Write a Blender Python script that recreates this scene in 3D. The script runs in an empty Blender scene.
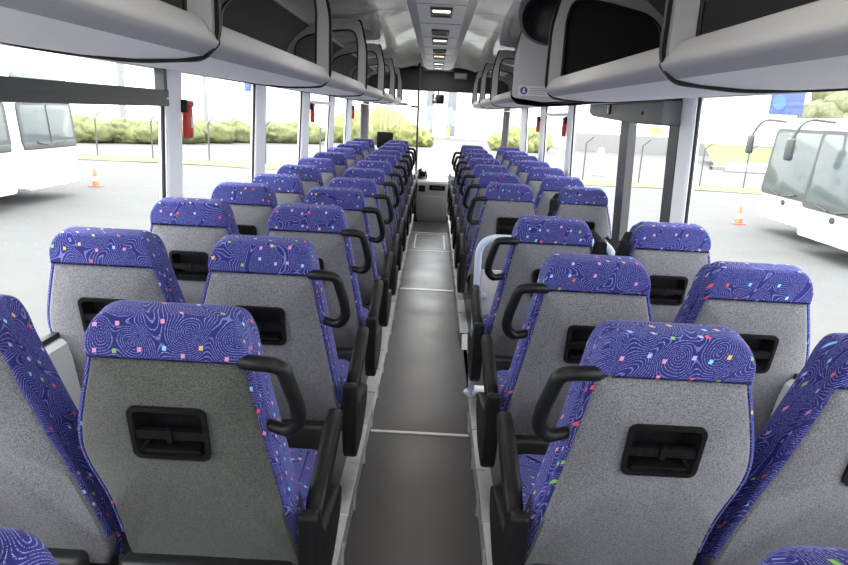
import bpy, bmesh, math, random
from mathutils import Vector, Matrix, noise
random.seed(7)
R = math.radians
scene = bpy.context.scene
COL = scene.collection

# ------------------------------------------------------------------ helpers
class MB:
    """collects geometry, then links it as ONE mesh object"""
    def __init__(s): s.v = []; s.f = []
    def add(s, vs, fs):
        b = len(s.v); s.v += [tuple(v) for v in vs]; s.f += [tuple(i + b for i in f) for f in fs]; return s
    def box(s, x0, x1, y0, y1, z0, z1, bev=0.0):
        if bev <= 0:
            vs = [(x, y, z) for x in (x0, x1) for y in (y0, y1) for z in (z0, z1)]
            return s.add(vs, [(0, 1, 3, 2), (4, 6, 7, 5), (0, 4, 5, 1), (2, 3, 7, 6), (0, 2, 6, 4), (1, 5, 7, 3)])
        bm = bmesh.new(); bmesh.ops.create_cube(bm, size=1)
        for v in bm.verts:
            v.co = Vector(((x0 + x1) / 2 + v.co.x * (x1 - x0), (y0 + y1) / 2 + v.co.y * (y1 - y0), (z0 + z1) / 2 + v.co.z * (z1 - z0)))
        bmesh.ops.bevel(bm, geom=bm.edges[:], offset=bev, segments=3, profile=0.5, affect='EDGES')
        return s.bm(bm)
    def bm(s, bm, M=None):
        bm.verts.index_update()
        vs = [(M @ v.co) if M else v.co.copy() for v in bm.verts]
        fs = [[v.index for v in f.verts] for f in bm.faces]
        bm.free(); return s.add(vs, fs)
    def prism(s, poly, fn, d0, d1):
        """poly: 2-D points, fn(a, b, d) -> 3-D point"""
        n = len(poly)
        vs = [fn(a, b, d0) for a, b in poly] + [fn(a, b, d1) for a, b in poly]
        fs = [tuple(range(n))[::-1], tuple(range(n, 2 * n))] + [(i, (i + 1) % n, n + (i + 1) % n, n + i) for i in range(n)]
        return s.add(vs, fs)
    def pillow(s, poly, fn, d0, d1, r0, r1, n=4):
        """prism with rounded rims: r0 at the d0 face, r1 at the d1 face"""
        rings = []
        for k in range(n + 1):
            t = math.pi / 2 * k / n
            rings.append((offset(poly, -r0 * (1 - math.sin(t))), d0 + (r0 * (1 - math.cos(t)) if r0 else 0)))
            if not r0: break
        for k in range(n + 1):
            t = math.pi / 2 * k / n
            rings.append((offset(poly, -r1 * (1 - math.cos(t))), d1 - (r1 * (1 - math.sin(t)) if r1 else 0)))
            if not r1: break
        m = len(poly); vs = []; fs = []
        for p, d in rings: vs += [fn(a, b, d) for a, b in p]
        for k in range(len(rings) - 1):
            for i in range(m):
                j = (i + 1) % m
                fs.append((k * m + i, k * m + j, (k + 1) * m + j, (k + 1) * m + i))
        fs.append(tuple(range(m))[::-1]); fs.append(tuple(range((len(rings) - 1) * m, len(rings) * m)))
        return s.add(vs, fs)
    def tube(s, pts, r, n=10, closed=False):
        pts = [Vector(p) for p in pts]; N = len(pts); vs = []; fs = []
        up = None
        for i, p in enumerate(pts):
            a = pts[(i - 1) % N] if (i > 0 or closed) else p; b = pts[(i + 1) % N] if (i < N - 1 or closed) else p
            t = (b - a).normalized()
            if up is None:
                up = t.orthogonal().normalized()
            up = (up - t * up.dot(t)).normalized(); w = t.cross(up)
            rr = r[i] if isinstance(r, (list, tuple)) else r
            vs += [p + (up * math.cos(2 * math.pi * k / n) + w * math.sin(2 * math.pi * k / n)) * rr for k in range(n)]
        for i in range(N if closed else N - 1):
            j = (i + 1) % N
            for k in range(n):
                l = (k + 1) % n
                fs.append((i * n + k, i * n + l, j * n + l, j * n + k))
        if not closed:
            fs.append(tuple(range(n))[::-1]); fs.append(tuple(range((N - 1) * n, N * n)))
        return s.add(vs, fs)
    def lathe(s, prof, o, n=20, ax='z'):
        vs = []; fs = []; o = Vector(o)
        for r, h in prof:
            for k in range(n):
                c, q = r * math.cos(2 * math.pi * k / n), r * math.sin(2 * math.pi * k / n)
                vs.append(o + (Vector((c, q, h)) if ax == 'z' else Vector((h, c, q)) if ax == 'x' else Vector((q, h, c))))
        for i in range(len(prof) - 1):
            for k in range(n):
                l = (k + 1) % n
                fs.append((i * n + k, i * n + l, (i + 1) * n + l, (i + 1) * n + k))
        fs.append(tuple(range(n))[::-1]); fs.append(tuple(range((len(prof) - 1) * n, len(prof) * n)))
        return s.add(vs, fs)
    def strip(s, rows):
        """grid surface from rows of points"""
        n = len(rows[0]); vs = [p for r in rows for p in r]
        return s.add(vs, [(i * n + k, i * n + k + 1, (i + 1) * n + k + 1, (i + 1) * n + k) for i in range(len(rows) - 1) for k in range(n - 1)])
    def ring(s, outer, inner, fn, d0, d1):
        """plate with a hole; both loops have the same number of points"""
        n = len(outer)
        vs = [fn(a, b, d) for d in (d0, d1) for L in (outer, inner) for a, b in L]
        fs = []
        for i in range(n):
            j = (i + 1) % n
            fs += [(i, n + i, n + j, j), (2 * n + i, 2 * n + j, 3 * n + j, 3 * n + i), (i, j, 2 * n + j, 2 * n + i), (n + i, 3 * n + i, 3 * n + j, n + j)]
        return s.add(vs, fs)
    def mesh(s, name, mat, smooth=40):
        me = bpy.data.meshes.new(name); me.from_pydata(s.v, [], s.f); me.update()
        bm = bmesh.new(); bm.from_mesh(me); bmesh.ops.recalc_face_normals(bm, faces=bm.faces[:]); bm.to_mesh(me); bm.free()
        if smooth:
            for p in me.polygons: p.use_smooth = True
            me.set_sharp_from_angle(angle=R(smooth))
        me.materials.append(mat)
        return me
    def build(s, name, mat, parent=None, smooth=40):
        return link(name, s.mesh(name, mat, smooth), parent)

def link(name, me, parent=None):
    o = bpy.data.objects.new(name, me); COL.objects.link(o); o.parent = parent; return o
def tag(o, label, cat, group=None):
    o['label'] = label; o['category'] = cat
    if group: o['group'] = group
    return o
def thing(name, label, cat, loc=(0, 0, 0), rz=0, group=None):
    o = bpy.data.objects.new(name, None); COL.objects.link(o); o.location = loc; o.rotation_euler = (0, 0, rz)
    o.empty_display_size = 0.1
    return tag(o, label, cat, group)
def struct(o): o['kind'] = 'structure'; return o
def copy_tree(o, parent=None):
    c = o.copy(); COL.objects.link(c); c.parent = parent
    for ch in list(o.children): copy_tree(ch, c)
    return c
def offset(poly, d):
    n = len(poly); area = sum(poly[i][0] * poly[(i + 1) % n][1] - poly[(i + 1) % n][0] * poly[i][1] for i in range(n))
    sg = 1 if area > 0 else -1; out = []
    for i in range(n):
        a, b, c = Vector(poly[i - 1]), Vector(poly[i]), Vector(poly[(i + 1) % n])
        e, f = (b - a).normalized(), (c - b).normalized()
        n1, n2 = Vector((e.y, -e.x)) * sg, Vector((f.y, -f.x)) * sg
        m = (n1 + n2); k = max(0.35, (1 + n1.dot(n2)) / 1)
        out.append(tuple(b + m / k * d))
    return out
def rrect(x0, x1, z0, z1, r, n=5):
    r = min(r, (x1 - x0) / 2, (z1 - z0) / 2); out = []
    for cx, cz, a in ((x1 - r, z1 - r, 0), (x0 + r, z1 - r, 90), (x0 + r, z0 + r, 180), (x1 - r, z0 + r, 270)):
        for k in range(n + 1):
            t = R(a + 90 * k / n); out.append((cx + r * math.cos(t), cz + r * math.sin(t)))
    return out
def smooth_loop(pts, r, n=5):
    """round the corners of a polygon; r may be one radius or one per corner"""
    out = []; N = len(pts)
    for i in range(N):
        rr = r[i] if isinstance(r, (list, tuple)) else r
        a, b, c = Vector(pts[i - 1]), Vector(pts[i]), Vector(pts[(i + 1) % N])
        l1, l2 = (a - b).length, (c - b).length
        q = min(rr, l1 * .49, l2 * .49)
        if q < 1e-4: out.append(tuple(b)); continue
        p0, p1 = b + (a - b) / l1 * q, b + (c - b) / l2 * q
        for k in range(n + 1):
            t = k / n; out.append(tuple((1 - t) ** 2 * p0 + 2 * t * (1 - t) * b + t * t * p1))
    return out
def smooth_path(pts, r, n=6):
    out = [Vector(pts[0])]
    for i in range(1, len(pts) - 1):
        a, b, c = Vector(pts[i - 1]), Vector(pts[i]), Vector(pts[i + 1])
        q = min(r, (a - b).length * .49, (c - b).length * .49)
        p0, p1 = b + (a - b).normalized() * q, b + (c - b).normalized() * q
        for k in range(n + 1):
            t = k / n; out.append((1 - t) ** 2 * p0 + 2 * t * (1 - t) * b + t * t * p1)
    out.append(Vector(pts[-1])); return out

# ------------------------------------------------------------------ materials
class NT:
    def __init__(s, name):
        s.m = bpy.data.materials.new(name); s.m.use_nodes = True; s.t = s.m.node_tree; s.b = s.t.nodes['Principled BSDF']
    def n(s, ty, **kw):
        o = s.t.nodes.new(ty)
        for k, v in kw.items():
            if k in o.inputs: o.inputs[k].default_value = v
            else: setattr(o, k, v)
        return o
    def l(s, a, b): s.t.links.new(a, b)
    def math(s, op, a, b=None, c=None):
        o = s.t.nodes.new('ShaderNodeMath'); o.operation = op
        for i, x in enumerate((a, b, c)):
            if x is None: continue
            if isinstance(x, (int, float)): o.inputs[i].default_value = x
            else: s.l(x, o.inputs[i])
        return o.outputs[0]
    def mix(s, f, a, b):
        o = s.t.nodes.new('ShaderNodeMix'); o.data_type = 'RGBA'
        for i, x in ((0, f), (6, a), (7, b)):
            if isinstance(x, (int, float)): o.inputs[i].default_value = x
            elif isinstance(x, tuple): o.inputs[i].default_value = (*x, 1)
            else: s.l(x, o.inputs[i])
        return o.outputs[2]
    def bump(s, h, st=.3, d=.01):
        o = s.n('ShaderNodeBump', Strength=st, Distance=d); s.l(h, o.inputs['Height']); s.l(o.outputs[0], s.b.inputs['Normal'])

def mat(name, col, rough=.5, metal=0, spec=.5, var=0.0, scale=8, bump=0.0, bscale=200, coat=0):
    k = NT(name); k.b.inputs['Base Color'].default_value = (*col, 1); k.b.inputs['Roughness'].default_value = rough
    k.b.inputs['Metallic'].default_value = metal; k.b.inputs['Specular IOR Level'].default_value = spec
    k.b.inputs['Coat Weight'].default_value = coat
    tc = k.n('ShaderNodeTexCoord')
    if var:
        nz = k.n('ShaderNodeTexNoise', Scale=scale, Detail=4.0); k.l(tc.outputs['Object'], nz.inputs['Vector'])
        f = k.math('MULTIPLY_ADD', nz.outputs['Fac'], 2 * var, 1 - var)
        mx = k.n('ShaderNodeVectorMath', operation='SCALE'); mx.inputs[0].default_value = col; k.l(f, mx.inputs['Scale'])
        k.l(mx.outputs[0], k.b.inputs['Base Color'])
    if bump:
        nb = k.n('ShaderNodeTexNoise', Scale=bscale, Detail=2.0); k.l(tc.outputs['Object'], nb.inputs['Vector']); k.bump(nb.outputs['Fac'], bump, .002)
    return k.m

def grey_fabric(name, a, b):
    k = NT(name); tc = k.n('ShaderNodeTexCoord')
    n1 = k.n('ShaderNodeTexNoise', Scale=300.0, Detail=3.0, Roughness=.75); k.l(tc.outputs['Object'], n1.inputs['Vector'])
    n2 = k.n('ShaderNodeTexNoise', Scale=5.0, Detail=3.0); k.l(tc.outputs['Object'], n2.inputs['Vector'])
    f = k.math('MULTIPLY_ADD', n1.outputs['Fac'], 2.6, -.8)
    f.node.use_clamp = True
    f2 = k.math('MULTIPLY_ADD', n2.outputs['Fac'], .5, .75)
    c = k.mix(f, a, b)
    v = k.n('ShaderNodeVectorMath', operation='SCALE'); k.l(c, v.inputs[0]); k.l(f2, v.inputs['Scale'])
    k.l(v.outputs[0], k.b.inputs['Base Color']); k.b.inputs['Roughness'].default_value = .95
    k.b.inputs['Specular IOR Level'].default_value = .15
    k.b.inputs['Sheen Weight'].default_value = .25
    k.bump(n1.outputs['Fac'], .35, .002); return k.m

def blue_fabric():
    k = NT('blue_moquette'); tc = k.n('ShaderNodeTexCoord'); oi = k.n('ShaderNodeObjectInfo')
    sp = k.n('ShaderNodeSeparateXYZ'); k.l(tc.outputs['Object'], sp.inputs[0])
    u = k.math('MULTIPLY_ADD', sp.outputs['Y'], .9, sp.outputs['X'])
    v = k.math('ADD', sp.outputs['Z'], sp.outputs['Y'])
    u = k.math('MULTIPLY_ADD', oi.outputs['Random'], 7.0, u); v = k.math('MULTIPLY_ADD', oi.outputs['Random'], 3.7, v)
    cb = k.n('ShaderNodeCombineXYZ'); k.l(u, cb.inputs[0]); k.l(v, cb.inputs[1]); P = cb.outputs[0]
    # fingerprint rings of dotted pale thread
    nd = k.n('ShaderNodeTexNoise', Scale=9.0, Detail=1.0); nd.noise_dimensions = '2D'; k.l(P, nd.inputs['Vector'])
    ad = k.n('ShaderNodeVectorMath', operation='MULTIPLY_ADD'); k.l(nd.outputs['Color'], ad.inputs[0]); ad.inputs[1].default_value = (.05, .05, 0); k.l(P, ad.inputs[2])
    vo = k.n('ShaderNodeTexVoronoi', Scale=9.0); vo.voronoi_dimensions = '2D'; vo.feature = 'SMOOTH_F1'; vo.inputs['Smoothness'].default_value = .5; k.l(ad.outputs[0], vo.inputs['Vector'])
    ph = k.math('MULTIPLY', vo.outputs['Distance'], 150.0)
    sn = k.math('SINE', ph)
    ln = k.math('SMOOTHSTEP', sn, .62, .9) if False else k.math('MULTIPLY_ADD', sn, 2.6, -1.35)
    ln.node.use_clamp = True
    dt = k.n('ShaderNodeTexNoise', Scale=520.0, Detail=0.0); dt.noise_dimensions = '2D'; k.l(P, dt.inputs['Vector'])
    dd = k.math('MULTIPLY_ADD', dt.outputs['Fac'], 5.0, -1.8); dd.node.use_clamp = True
    lines = k.math('MULTIPLY', ln, dd)
    fleck = k.n('ShaderNodeTexNoise', Scale=330.0, Detail=1.0); fleck.noise_dimensions = '2D'; k.l(P, fleck.inputs['Vector'])
    base = k.mix(fleck.outputs['Fac'], (.009, .010, .070), (.027, .029, .185))
    c = k.mix(k.math('MULTIPLY', lines, .62), base, (.33, .36, .74))
    # scattered coloured squares
    sq = k.n('ShaderNodeTexVoronoi', Scale=22.0, Randomness=.7); sq.voronoi_dimensions = '2D'; sq.distance = 'CHEBYCHEV'; k.l(P, sq.inputs['Vector'])
    inside = k.math('LESS_THAN', sq.outputs['Distance'], .092)
    sc = k.n('ShaderNodeSeparateColor'); k.l(sq.outputs['Color'], sc.inputs[0])
    some = k.math('GREATER_THAN', sc.outputs['Green'], .30)
    rp = k.n('ShaderNodeValToRGB'); rp.color_ramp.interpolation = 'CONSTANT'
    cols = [(0, (.75, .09, .06)), (.2, (.72, .42, .09)), (.38, (.20, .42, .07)), (.52, (.62, .25, .40)), (.68, (.22, .52, .70)), (.84, (.38, .40, .72))]
    el = rp.color_ramp.elements
    while len(el) < len(cols): el.new(.5)
    for e, (p, q) in zip(el, cols): e.position = p; e.color = (*q, 1)
    k.l(sc.outputs['Red'], rp.inputs[0])
    c = k.mix(k.math('MULTIPLY', inside, some), c, rp.outputs[0])
    k.l(c, k.b.inputs['Base Color']); k.b.inputs['Roughness'].default_value = .9; k.b.inputs['Specular IOR Level'].default_value = .2
    k.b.inputs['Sheen Weight'].default_value = .12; k.b.inputs['Sheen Tint'].default_value = (.6, .6, 1, 1)
    k.bump(fleck.outputs['Fac'], .25, .002); return k.m

def glass_mat(name, tint=(.97, .985, .98), refl=.045):
    m = bpy.data.materials.new(name); m.use_nodes = True; t = m.node_tree; t.nodes.clear()
    o = t.nodes.new('ShaderNodeOutputMaterial'); mx = t.nodes.new('ShaderNodeMixShader')
    a = t.nodes.new('ShaderNodeBsdfTransparent'); a.inputs[0].default_value = (*tint, 1)
    b = t.nodes.new('ShaderNodeBsdfGlossy'); b.inputs['Roughness'].default_value = .02
    mx.inputs[0].default_value = refl
    t.links.new(a.outputs[0], mx.inputs[1]); t.links.new(b.outputs[0], mx.inputs[2]); t.links.new(mx.outputs[0], o.inputs[0]); return m

def emit(name, col, st):
    k = NT(name); k.b.inputs['Base Color'].default_value = (*col, 1); k.b.inputs['Emission Color'].default_value = (*col, 1); k.b.inputs['Emission Strength'].default_value = st
    return k.m

def floor_mat():
    k = NT('aisle_vinyl'); tc = k.n('ShaderNodeTexCoord')
    n1 = k.n('ShaderNodeTexNoise', Scale=260.0, Detail=2.0); k.l(tc.outputs['Object'], n1.inputs['Vector'])
    n2 = k.n('ShaderNodeTexNoise', Scale=3.0, Detail=5.0); k.l(tc.outputs['Object'], n2.inputs['Vector'])
    c = k.mix(n1.outputs['Fac'], (.019, .018, .024), (.038, .036, .044))
    c = k.mix(k.math('MULTIPLY', n2.outputs['Fac'], .45), c, (.06, .06, .066))
    k.l(c, k.b.inputs['Base Color'])
    r = k.math('MULTIPLY_ADD', n2.outputs['Fac'], .25, .24); k.l(r, k.b.inputs['Roughness'])
    k.bump(n1.outputs['Fac'], .08, .002); return k.m

def ground_mat():
    k = NT('asphalt'); tc = k.n('ShaderNodeTexCoord')
    n1 = k.n('ShaderNodeTexNoise', Scale=1.1, Detail=6.0); k.l(tc.outputs['Object'], n1.inputs['Vector'])
    n2 = k.n('ShaderNodeTexNoise', Scale=40.0, Detail=2.0); k.l(tc.outputs['Object'], n2.inputs['Vector'])
    c = k.mix(n1.outputs['Fac'], (.062, .061, .058), (.092, .091, .087))
    c = k.mix(k.math('MULTIPLY', n2.outputs['Fac'], .4), c, (.080, .080, .078))
    k.l(c, k.b.inputs['Base Color']); k.b.inputs['Roughness'].default_value = .9; return k.m

def leaf_mat(name, a, b):
    k = NT(name); tc = k.n('ShaderNodeTexCoord')
    n1 = k.n('ShaderNodeTexNoise', Scale=3.5, Detail=6.0, Roughness=.7); k.l(tc.outputs['Object'], n1.inputs['Vector'])
    f = k.math('MULTIPLY_ADD', n1.outputs['Fac'], 2.4, -.7); f.node.use_clamp = True
    k.l(k.mix(f, a, b), k.b.inputs['Base Color']); k.b.inputs['Roughness'].default_value = .8; k.bump(n1.outputs['Fac'], .6, .1); return k.m

M = dict(
    blue=blue_fabric(),
    grey=grey_fabric('grey_seat_cloth', (.045, .044, .050), (.235, .231, .252)),
    dark=grey_fabric('charcoal_seat_cloth', (.020, .021, .018), (.102, .106, .094)),
    black=mat('black_plastic', (.006, .006, .0065), .45, spec=.2, bump=.15, bscale=500),
    blackg=mat('gloss_black_plastic', (.004, .004, .0045), .25, spec=.3),
    frame=mat('dark_steel', (.012, .012, .013), .5),
    alu=mat('brushed_aluminium', (.62, .62, .61), .40, metal=.35, var=.12, scale=20),
    rack=mat('silver_grey_rack', (.47, .47, .49), .62, var=.03, scale=3),
    rackw=mat('pale_rack_underside', (.92, .91, .89), .6, var=.03, scale=4),
    lining=mat('dark_grey_lining', (.085, .085, .088), .85, bump=.2, bscale=300),
    blackmesh=mat('black_rack_lining', (.010, .010, .011), .9),
    rubber=mat('black_rubber', (.012, .012, .012), .6),
    wall=mat('light_grey_laminate', (.56, .56, .55), .45, var=.05, scale=5),
    pillar=mat('pillar_grey_plastic', (.86, .86, .87), .45, var=.03),
    dpillar=mat('door_frame_grey', (.042, .043, .047), .45),
    boxgrey=mat('door_gear_cover_grey', (.13, .13, .135), .5),
    ceil=mat('ceiling_gloss_laminate', (.74, .72, .66), .17, var=.06, scale=3, coat=.4),
    channel=mat('ceiling_channel_cream', (.93, .91, .83), .5, bump=.12, bscale=260),
    bulk=mat('bulkhead_black', (.013, .015, .017), .6),
    floor=floor_mat(),
    plat=mat('platform_vinyl', (.11, .11, .115), .6, var=.15, scale=10),
    rail=mat('pale_blue_powder_coat', (.50, .56, .70), .35),
    red=mat('red_plastic', (.50, .025, .018), .4),
    white=mat('white_plastic', (.72, .72, .72), .4),
    paper=mat('white_sticker', (.66, .66, .68), .5),
    cobalt=mat('cobalt_blue', (.03, .05, .36), .4),
    textgrey=mat('sticker_grey_print', (.34, .35, .40), .6),
    glass=glass_mat('window_glass'),
    lamp=emit('warm_lamp_lens', (1, .86, .66), 2.2),
    lampw=emit('white_lamp_lens', (1, .97, .92), 2.6),
    amber=emit('amber_lamp_lens', (1, .62, .30), 1.6),
    dash=mat('dashboard_grey', (.30, .30, .29), .6, var=.08),
    dashtop=mat('dashboard_glare_pale', (.80, .79, .76), .5),  # near-white tone paints in the reflection on the dash top
    curtain=mat('grey_curtain', (.16, .16, .165), .95, var=.1, scale=10),
    chrome=mat('chrome', (.6, .6, .6), .15, metal=1),
    ground=ground_mat(),
    road=mat('road_grey', (.095, .093, .089), .9, var=.1, scale=.6),
    grass=mat('verge_grass', (.125, .14, .055), .95, var=.3, scale=2.5),
    bank=mat('bank_grass', (.10, .14, .045), .95, var=.25, scale=1.2),
    shrub=leaf_mat('shrub_leaves', (.05, .06, .022), (.17, .18, .065)),
    shrub2=leaf_mat('pale_shrub_leaves', (.09, .11, .03), (.25, .25, .085)),
    tree=leaf_mat('tree_leaves', (.07, .08, .04), (.18, .18, .095)),
    bark=mat('bark', (.12, .10, .08), .9),
    bwhite=mat('bus_white_paint', (.78, .78, .78), .25, coat=.5),
    bglass=mat('bus_tinted_glass', (.075, .09, .09), .08, spec=.6),
    bdark=mat('bus_dark_trim', (.035, .037, .04), .4),
    tyre=mat('tyre_rubber', (.02, .02, .02), .8),
    build=mat('white_render', (.80, .80, .78), .8, var=.03),
    buildg=mat('grey_render', (.17, .17, .165), .85, var=.08),
    doorgrey=mat('grey_shutter', (.14, .15, .16), .6),
    yellow=mat('yellow_paint', (.42, .33, .10), .5),
    signblue=mat('sign_blue', (.035, .06, .20), .5),
    signlight=mat('sign_bright_blue', (.045, .11, .42), .5),
    fence=mat('galvanised_post', (.06, .062, .062), .6),
    cone=mat('cone_orange', (.75, .12, .05), .5),
    conew=mat('cone_white_band', (.75, .72, .70), .5),
    brown=mat('red_brown_paint', (.30, .12, .06), .7),
)

# ------------------------------------------------------------------ the coach shell
AX = .272                                           # half width of the sunken aisle
YF, YR = 11.55, -1.3                                # windscreen, rear wall
def plat_z(y):                                      # height of the seat platform above the aisle
    if y <= 3.25: return .14
    return .101 + .0072 * min(y - 3.9, 5.6) if y > 3.9 else .14 - .039 * (y - 3.25) / .65
f = MB(); f.box(-AX - .04, AX + .04, YR, 10.6, -.06, 0)
floor = struct(f.build('floor', M['floor'], None, 0))
ys = [YR, 3.25, 3.9, 5.0, 6.5, 8.0, 9.5, YF - .1]
def platform(x0, x1, ylist, parent):
    b = MB()
    top = [[(x0, y, plat_z(y)), (x1, y, plat_z(y))] for y in ylist]; bot = [[(x0, y, -.06), (x1, y, -.06)] for y in ylist]
    b.strip(top); b.strip(bot); b.strip([[t[0] for t in top], [t[0] for t in bot]]); b.strip([[t[1] for t in top], [t[1] for t in bot]])
    for i in (0, -1): b.strip([top[i], bot[i]])
    return b.build('seat_platform', M['plat'], parent, 0)
platform(-1.24, -AX - .012, ys, floor)
platform(AX + .012, 1.24, [YR, 3.25, 3.33], floor)
platform(AX + .012, 1.24, [4.42, 5.0, 6.5, 8.0, 9.5, YF - .1], floor)
# riser kick plates with metal nosing
n = 0
def kick(s, y0, y1):
    global n
    n += 1
    yy = [y for y in ys if y0 < y < y1]; yy = [y0] + yy + [y1]
    prof = lambda y: [(s * (AX - .006), y, .002), (s * (AX - .006), y, plat_z(y) - .03), (s * (AX - .012), y, plat_z(y) - .028), (s * (AX - .012), y, plat_z(y) + .004), (s * (AX + .05), y, plat_z(y) + .004), (s * (AX + .05), y, plat_z(y) - .01)]
    b = MB(); b.strip([prof(y) for y in yy])
    o = struct(b.build('trim_%d' % n, M['alu'], None, 20))
    # vertical joint ribs
    r = MB(); y = y0 + .35
    while y < y1 - .05:
        r.box(s * (AX - .009) - .006, s * (AX - .009) + .006, y - .012, y + .012, .004, plat_z(y) - .032)
        r.box(s * (AX + .005) - .02, s * (AX + .005) + .02, y + .12, y + .145, plat_z(y) + .003, plat_z(y) + .012)
        y += .37
    r.build('joint_rib', M['alu'], o, 0)
kick(-1, YR, 9.7); kick(1, YR, 3.33); kick(1, 4.42, 9.7)
for y, w in ((3.075, .022), (5.93, .05), (7.72, .02), (8.95, .03)):
    n += 1
    b = MB(); b.box(-AX + .01, AX - .01, y - w / 2, y + w / 2, 0, .004); struct(b.build('trim_%d' % n, M['alu'], None, 0))
# floor hatch frame
n += 1
b = MB(); b.ring(rrect(-.2, .2, 7.85, 8.82, .03), rrect(-.185, .185, 7.865, 8.805, .025), lambda a, c, d: (a, c, d), 0, .004); struct(b.build('trim_%d' % n, M['alu'], None, 0))
# stairwell at the middle door
b = MB()
b.box(AX + .0, 1.24, 4.36, 4.42, -.95, .10)                       # forward face
b.box(AX + .0, 1.24, 3.33, 3.37, -.95, .14)
b.box(AX + .012, AX + .05, 3.37, 4.36, -.5, 0.0)
b.box(AX + .05, .62, 3.37, 4.36, -.32, -.22); b.box(.62, .92, 3.37, 4.36, -.58, -.48); b.box(.92, 1.24, 3.37, 4.36, -.95, -.75)
struct(b.build('trim_90', M['wall'], None, 0))

# side walls: lower panel, ledge, upper band.  wx(z) gives the lean of the glass
def wx(z): return 1.262 - .04 * (z - .8)
for s, nm in ((-1, 'left'), (1, 'right')):
    segs = [(YR, YF)] if s < 0 else [(YR, 3.46), (4.36, YF)]
    b = MB()
    for a, c in segs:
        prof = lambda y: [(s * 1.235, y, -.06), (s * 1.215, y, .10), (s * 1.215, y, .78), (s * 1.222, y, .835), (s * 1.238, y, .852), (s * 1.275, y, .858), (s * 1.30, y, .80), (s * 1.30, y, -.06)]
        b.strip([prof(a), prof(c)])
    w = struct(b.build('wall_' + nm, M['wall'], None, 30))
    b = MB(); b.strip([[(s * 1.205, y, 1.785), (s * 1.20, y, 1.83), (s * 1.24, y, 2.2), (s * 1.28, y, 2.2), (s * 1.27, y, 1.785), (s * 1.205, y, 1.785)] for y in (YR, YF)])
    b.build('upper_band', M['rack'], w, 30)
    # heater duct along the wall foot
    for a, c in segs:
        d = MB(); d.box(*sorted((s * 1.13, s * 1.215)), a + .05, c - .05, plat_z(2) + .05, .30, .012); d.build('heater_duct', M['wall'], w)
    e = MB()
    for a, c in segs: e.box(*sorted((s * 1.243, s * 1.262)), a, c, .856, .875)
    e.build('glass_seal', M['rubber'], w, 0)
# rear wall with window, front bulkhead
b = MB(); b.box(-1.28, 1.28, YR - .05, YR, -.06, 1.05); b.box(-1.28, 1.28, YR - .05, YR, 1.9, 2.45); b.box(-1.28, -1.0, YR - .05, YR, 1.05, 1.9); b.box(1.0, 1.28, YR - .05, YR, 1.05, 1.9)
struct(b.build('wall_rear', M['wall'], None, 0))
b = MB(); b.box(-1.26, 1.26, 11.0, YF, 2.02, 2.46, .0); b.box(-1.26, 1.26, 10.96, 11.0, 2.0, 2.33, .01)
b.box(-1.30, 1.30, YF - .05, YF, -.06, .655)
struct(b.build('wall_front', M['bulk'], None, 0))

# ceiling: glossy side panels curving down into the racks, pale centre channel
cp = [(.235, 2.375), (.33, 2.388), (.45, 2.375), (.60, 2.335), (.80, 2.325), (.95, 2.298), (1.035, 2.258), (1.125, 2.192), (1.20, 2.10), (1.235, 2.02)]
b = MB()
for s in (-1, 1): b.strip([[(s * x, y, z) for x, z in cp] for y in (YR, 11.0)])
ceiling = struct(b.build('ceiling', M['ceil'], None, 50))
b = MB(); pr = [(-.25, 2.395), (-.235, 2.37), (-.165, 2.335), (.165, 2.335), (.235, 2.37), (.25, 2.395)]
b.strip([[(x, y, z) for x, z in pr] for y in (YR, 10.9)] + [[(x, 10.96, z + .03) for x, z in pr]])
b.build('centre_channel', M['channel'], ceiling, 12)
b = MB()
y = .4
while y < 10.8:
    for s in (-1, 1): b.strip([[(s * x, yy, z - .002) for x, z in cp[:6]] for yy in (y, y + .012)])
    b.box(-.16, .16, y + .3, y + .304, 2.333, 2.336)
    y += .93
b.build('panel_joint', M['rubber'], ceiling, 0)

# windows: one glazed bay each, with its pane
def pillar(s, y0, y1, mt, z0=.86, z1=1.80, t=.014, strip=True):
    global n
    n += 1
    b = MB(); b.strip([[(s * (wx(z) + .02), y0, z), (s * (wx(z) - t), y0, z), (s * (wx(z) - t - .008), y0 + .02, z), (s * (wx(z) - t - .008), y1 - .02, z), (s * (wx(z) - t), y1, z), (s * (wx(z) + .02), y1, z)] for z in (z0, z1)])
    o = struct(b.build('trim_%d' % n, mt, None, 0))
    if strip:
        b = MB()
        for a, c in ((y0 - .012, y0),):
            b.strip([[(s * (wx(z) + .004), a, z), (s * (wx(z) - .004), a, z), (s * (wx(z) - .010), c, z), (s * (wx(z) + .004), c, z)] for z in (z0, z1)])
        b.build('rubber_seal', M['rubber'], o, 0)
    return o
wn = 0
def window(s, y0, y1, hopper=None, dark=False):
    global wn
    wn += 1
    x0, x1 = s * wx(.86), s * wx(1.80)
    b = MB(); b.add([(x0, y0, .86), (x0, y1, .86), (x1, y1, 1.80), (x1, y0, 1.80)], [(0, 1, 2, 3)])
    o = struct(b.build('window_%d' % wn, M['glass'], None, 0))
    if hopper:
        b = MB(); z = hopper - .006
        if dark:
            b.box(*sorted((s * (wx(z) + .012), s * (wx(z) - .03))), y0, y1, z - .034, z - .004); b.box(*sorted((s * (wx(z) + .012), s * (wx(z) - .02))), y0, y1, z - .006, z + .006); b.box(*sorted((s * (wx(z) + .012), s * (wx(z) - .03))), y0, y1, z + .004, z + .036)
            b.box(*sorted((s * (wx(z) + .012), s * (wx(z) - .03))), y1 - .045, y1 - .012, z + .03, 1.80)
        else: b.box(*sorted((s * (wx(z) + .012), s * (wx(z) - .03))), y0, y1, z - .016, z + .016)
        b.build('hopper_frame', M['bdark'] if dark else M['pillar'], o, 0)
    return o
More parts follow.
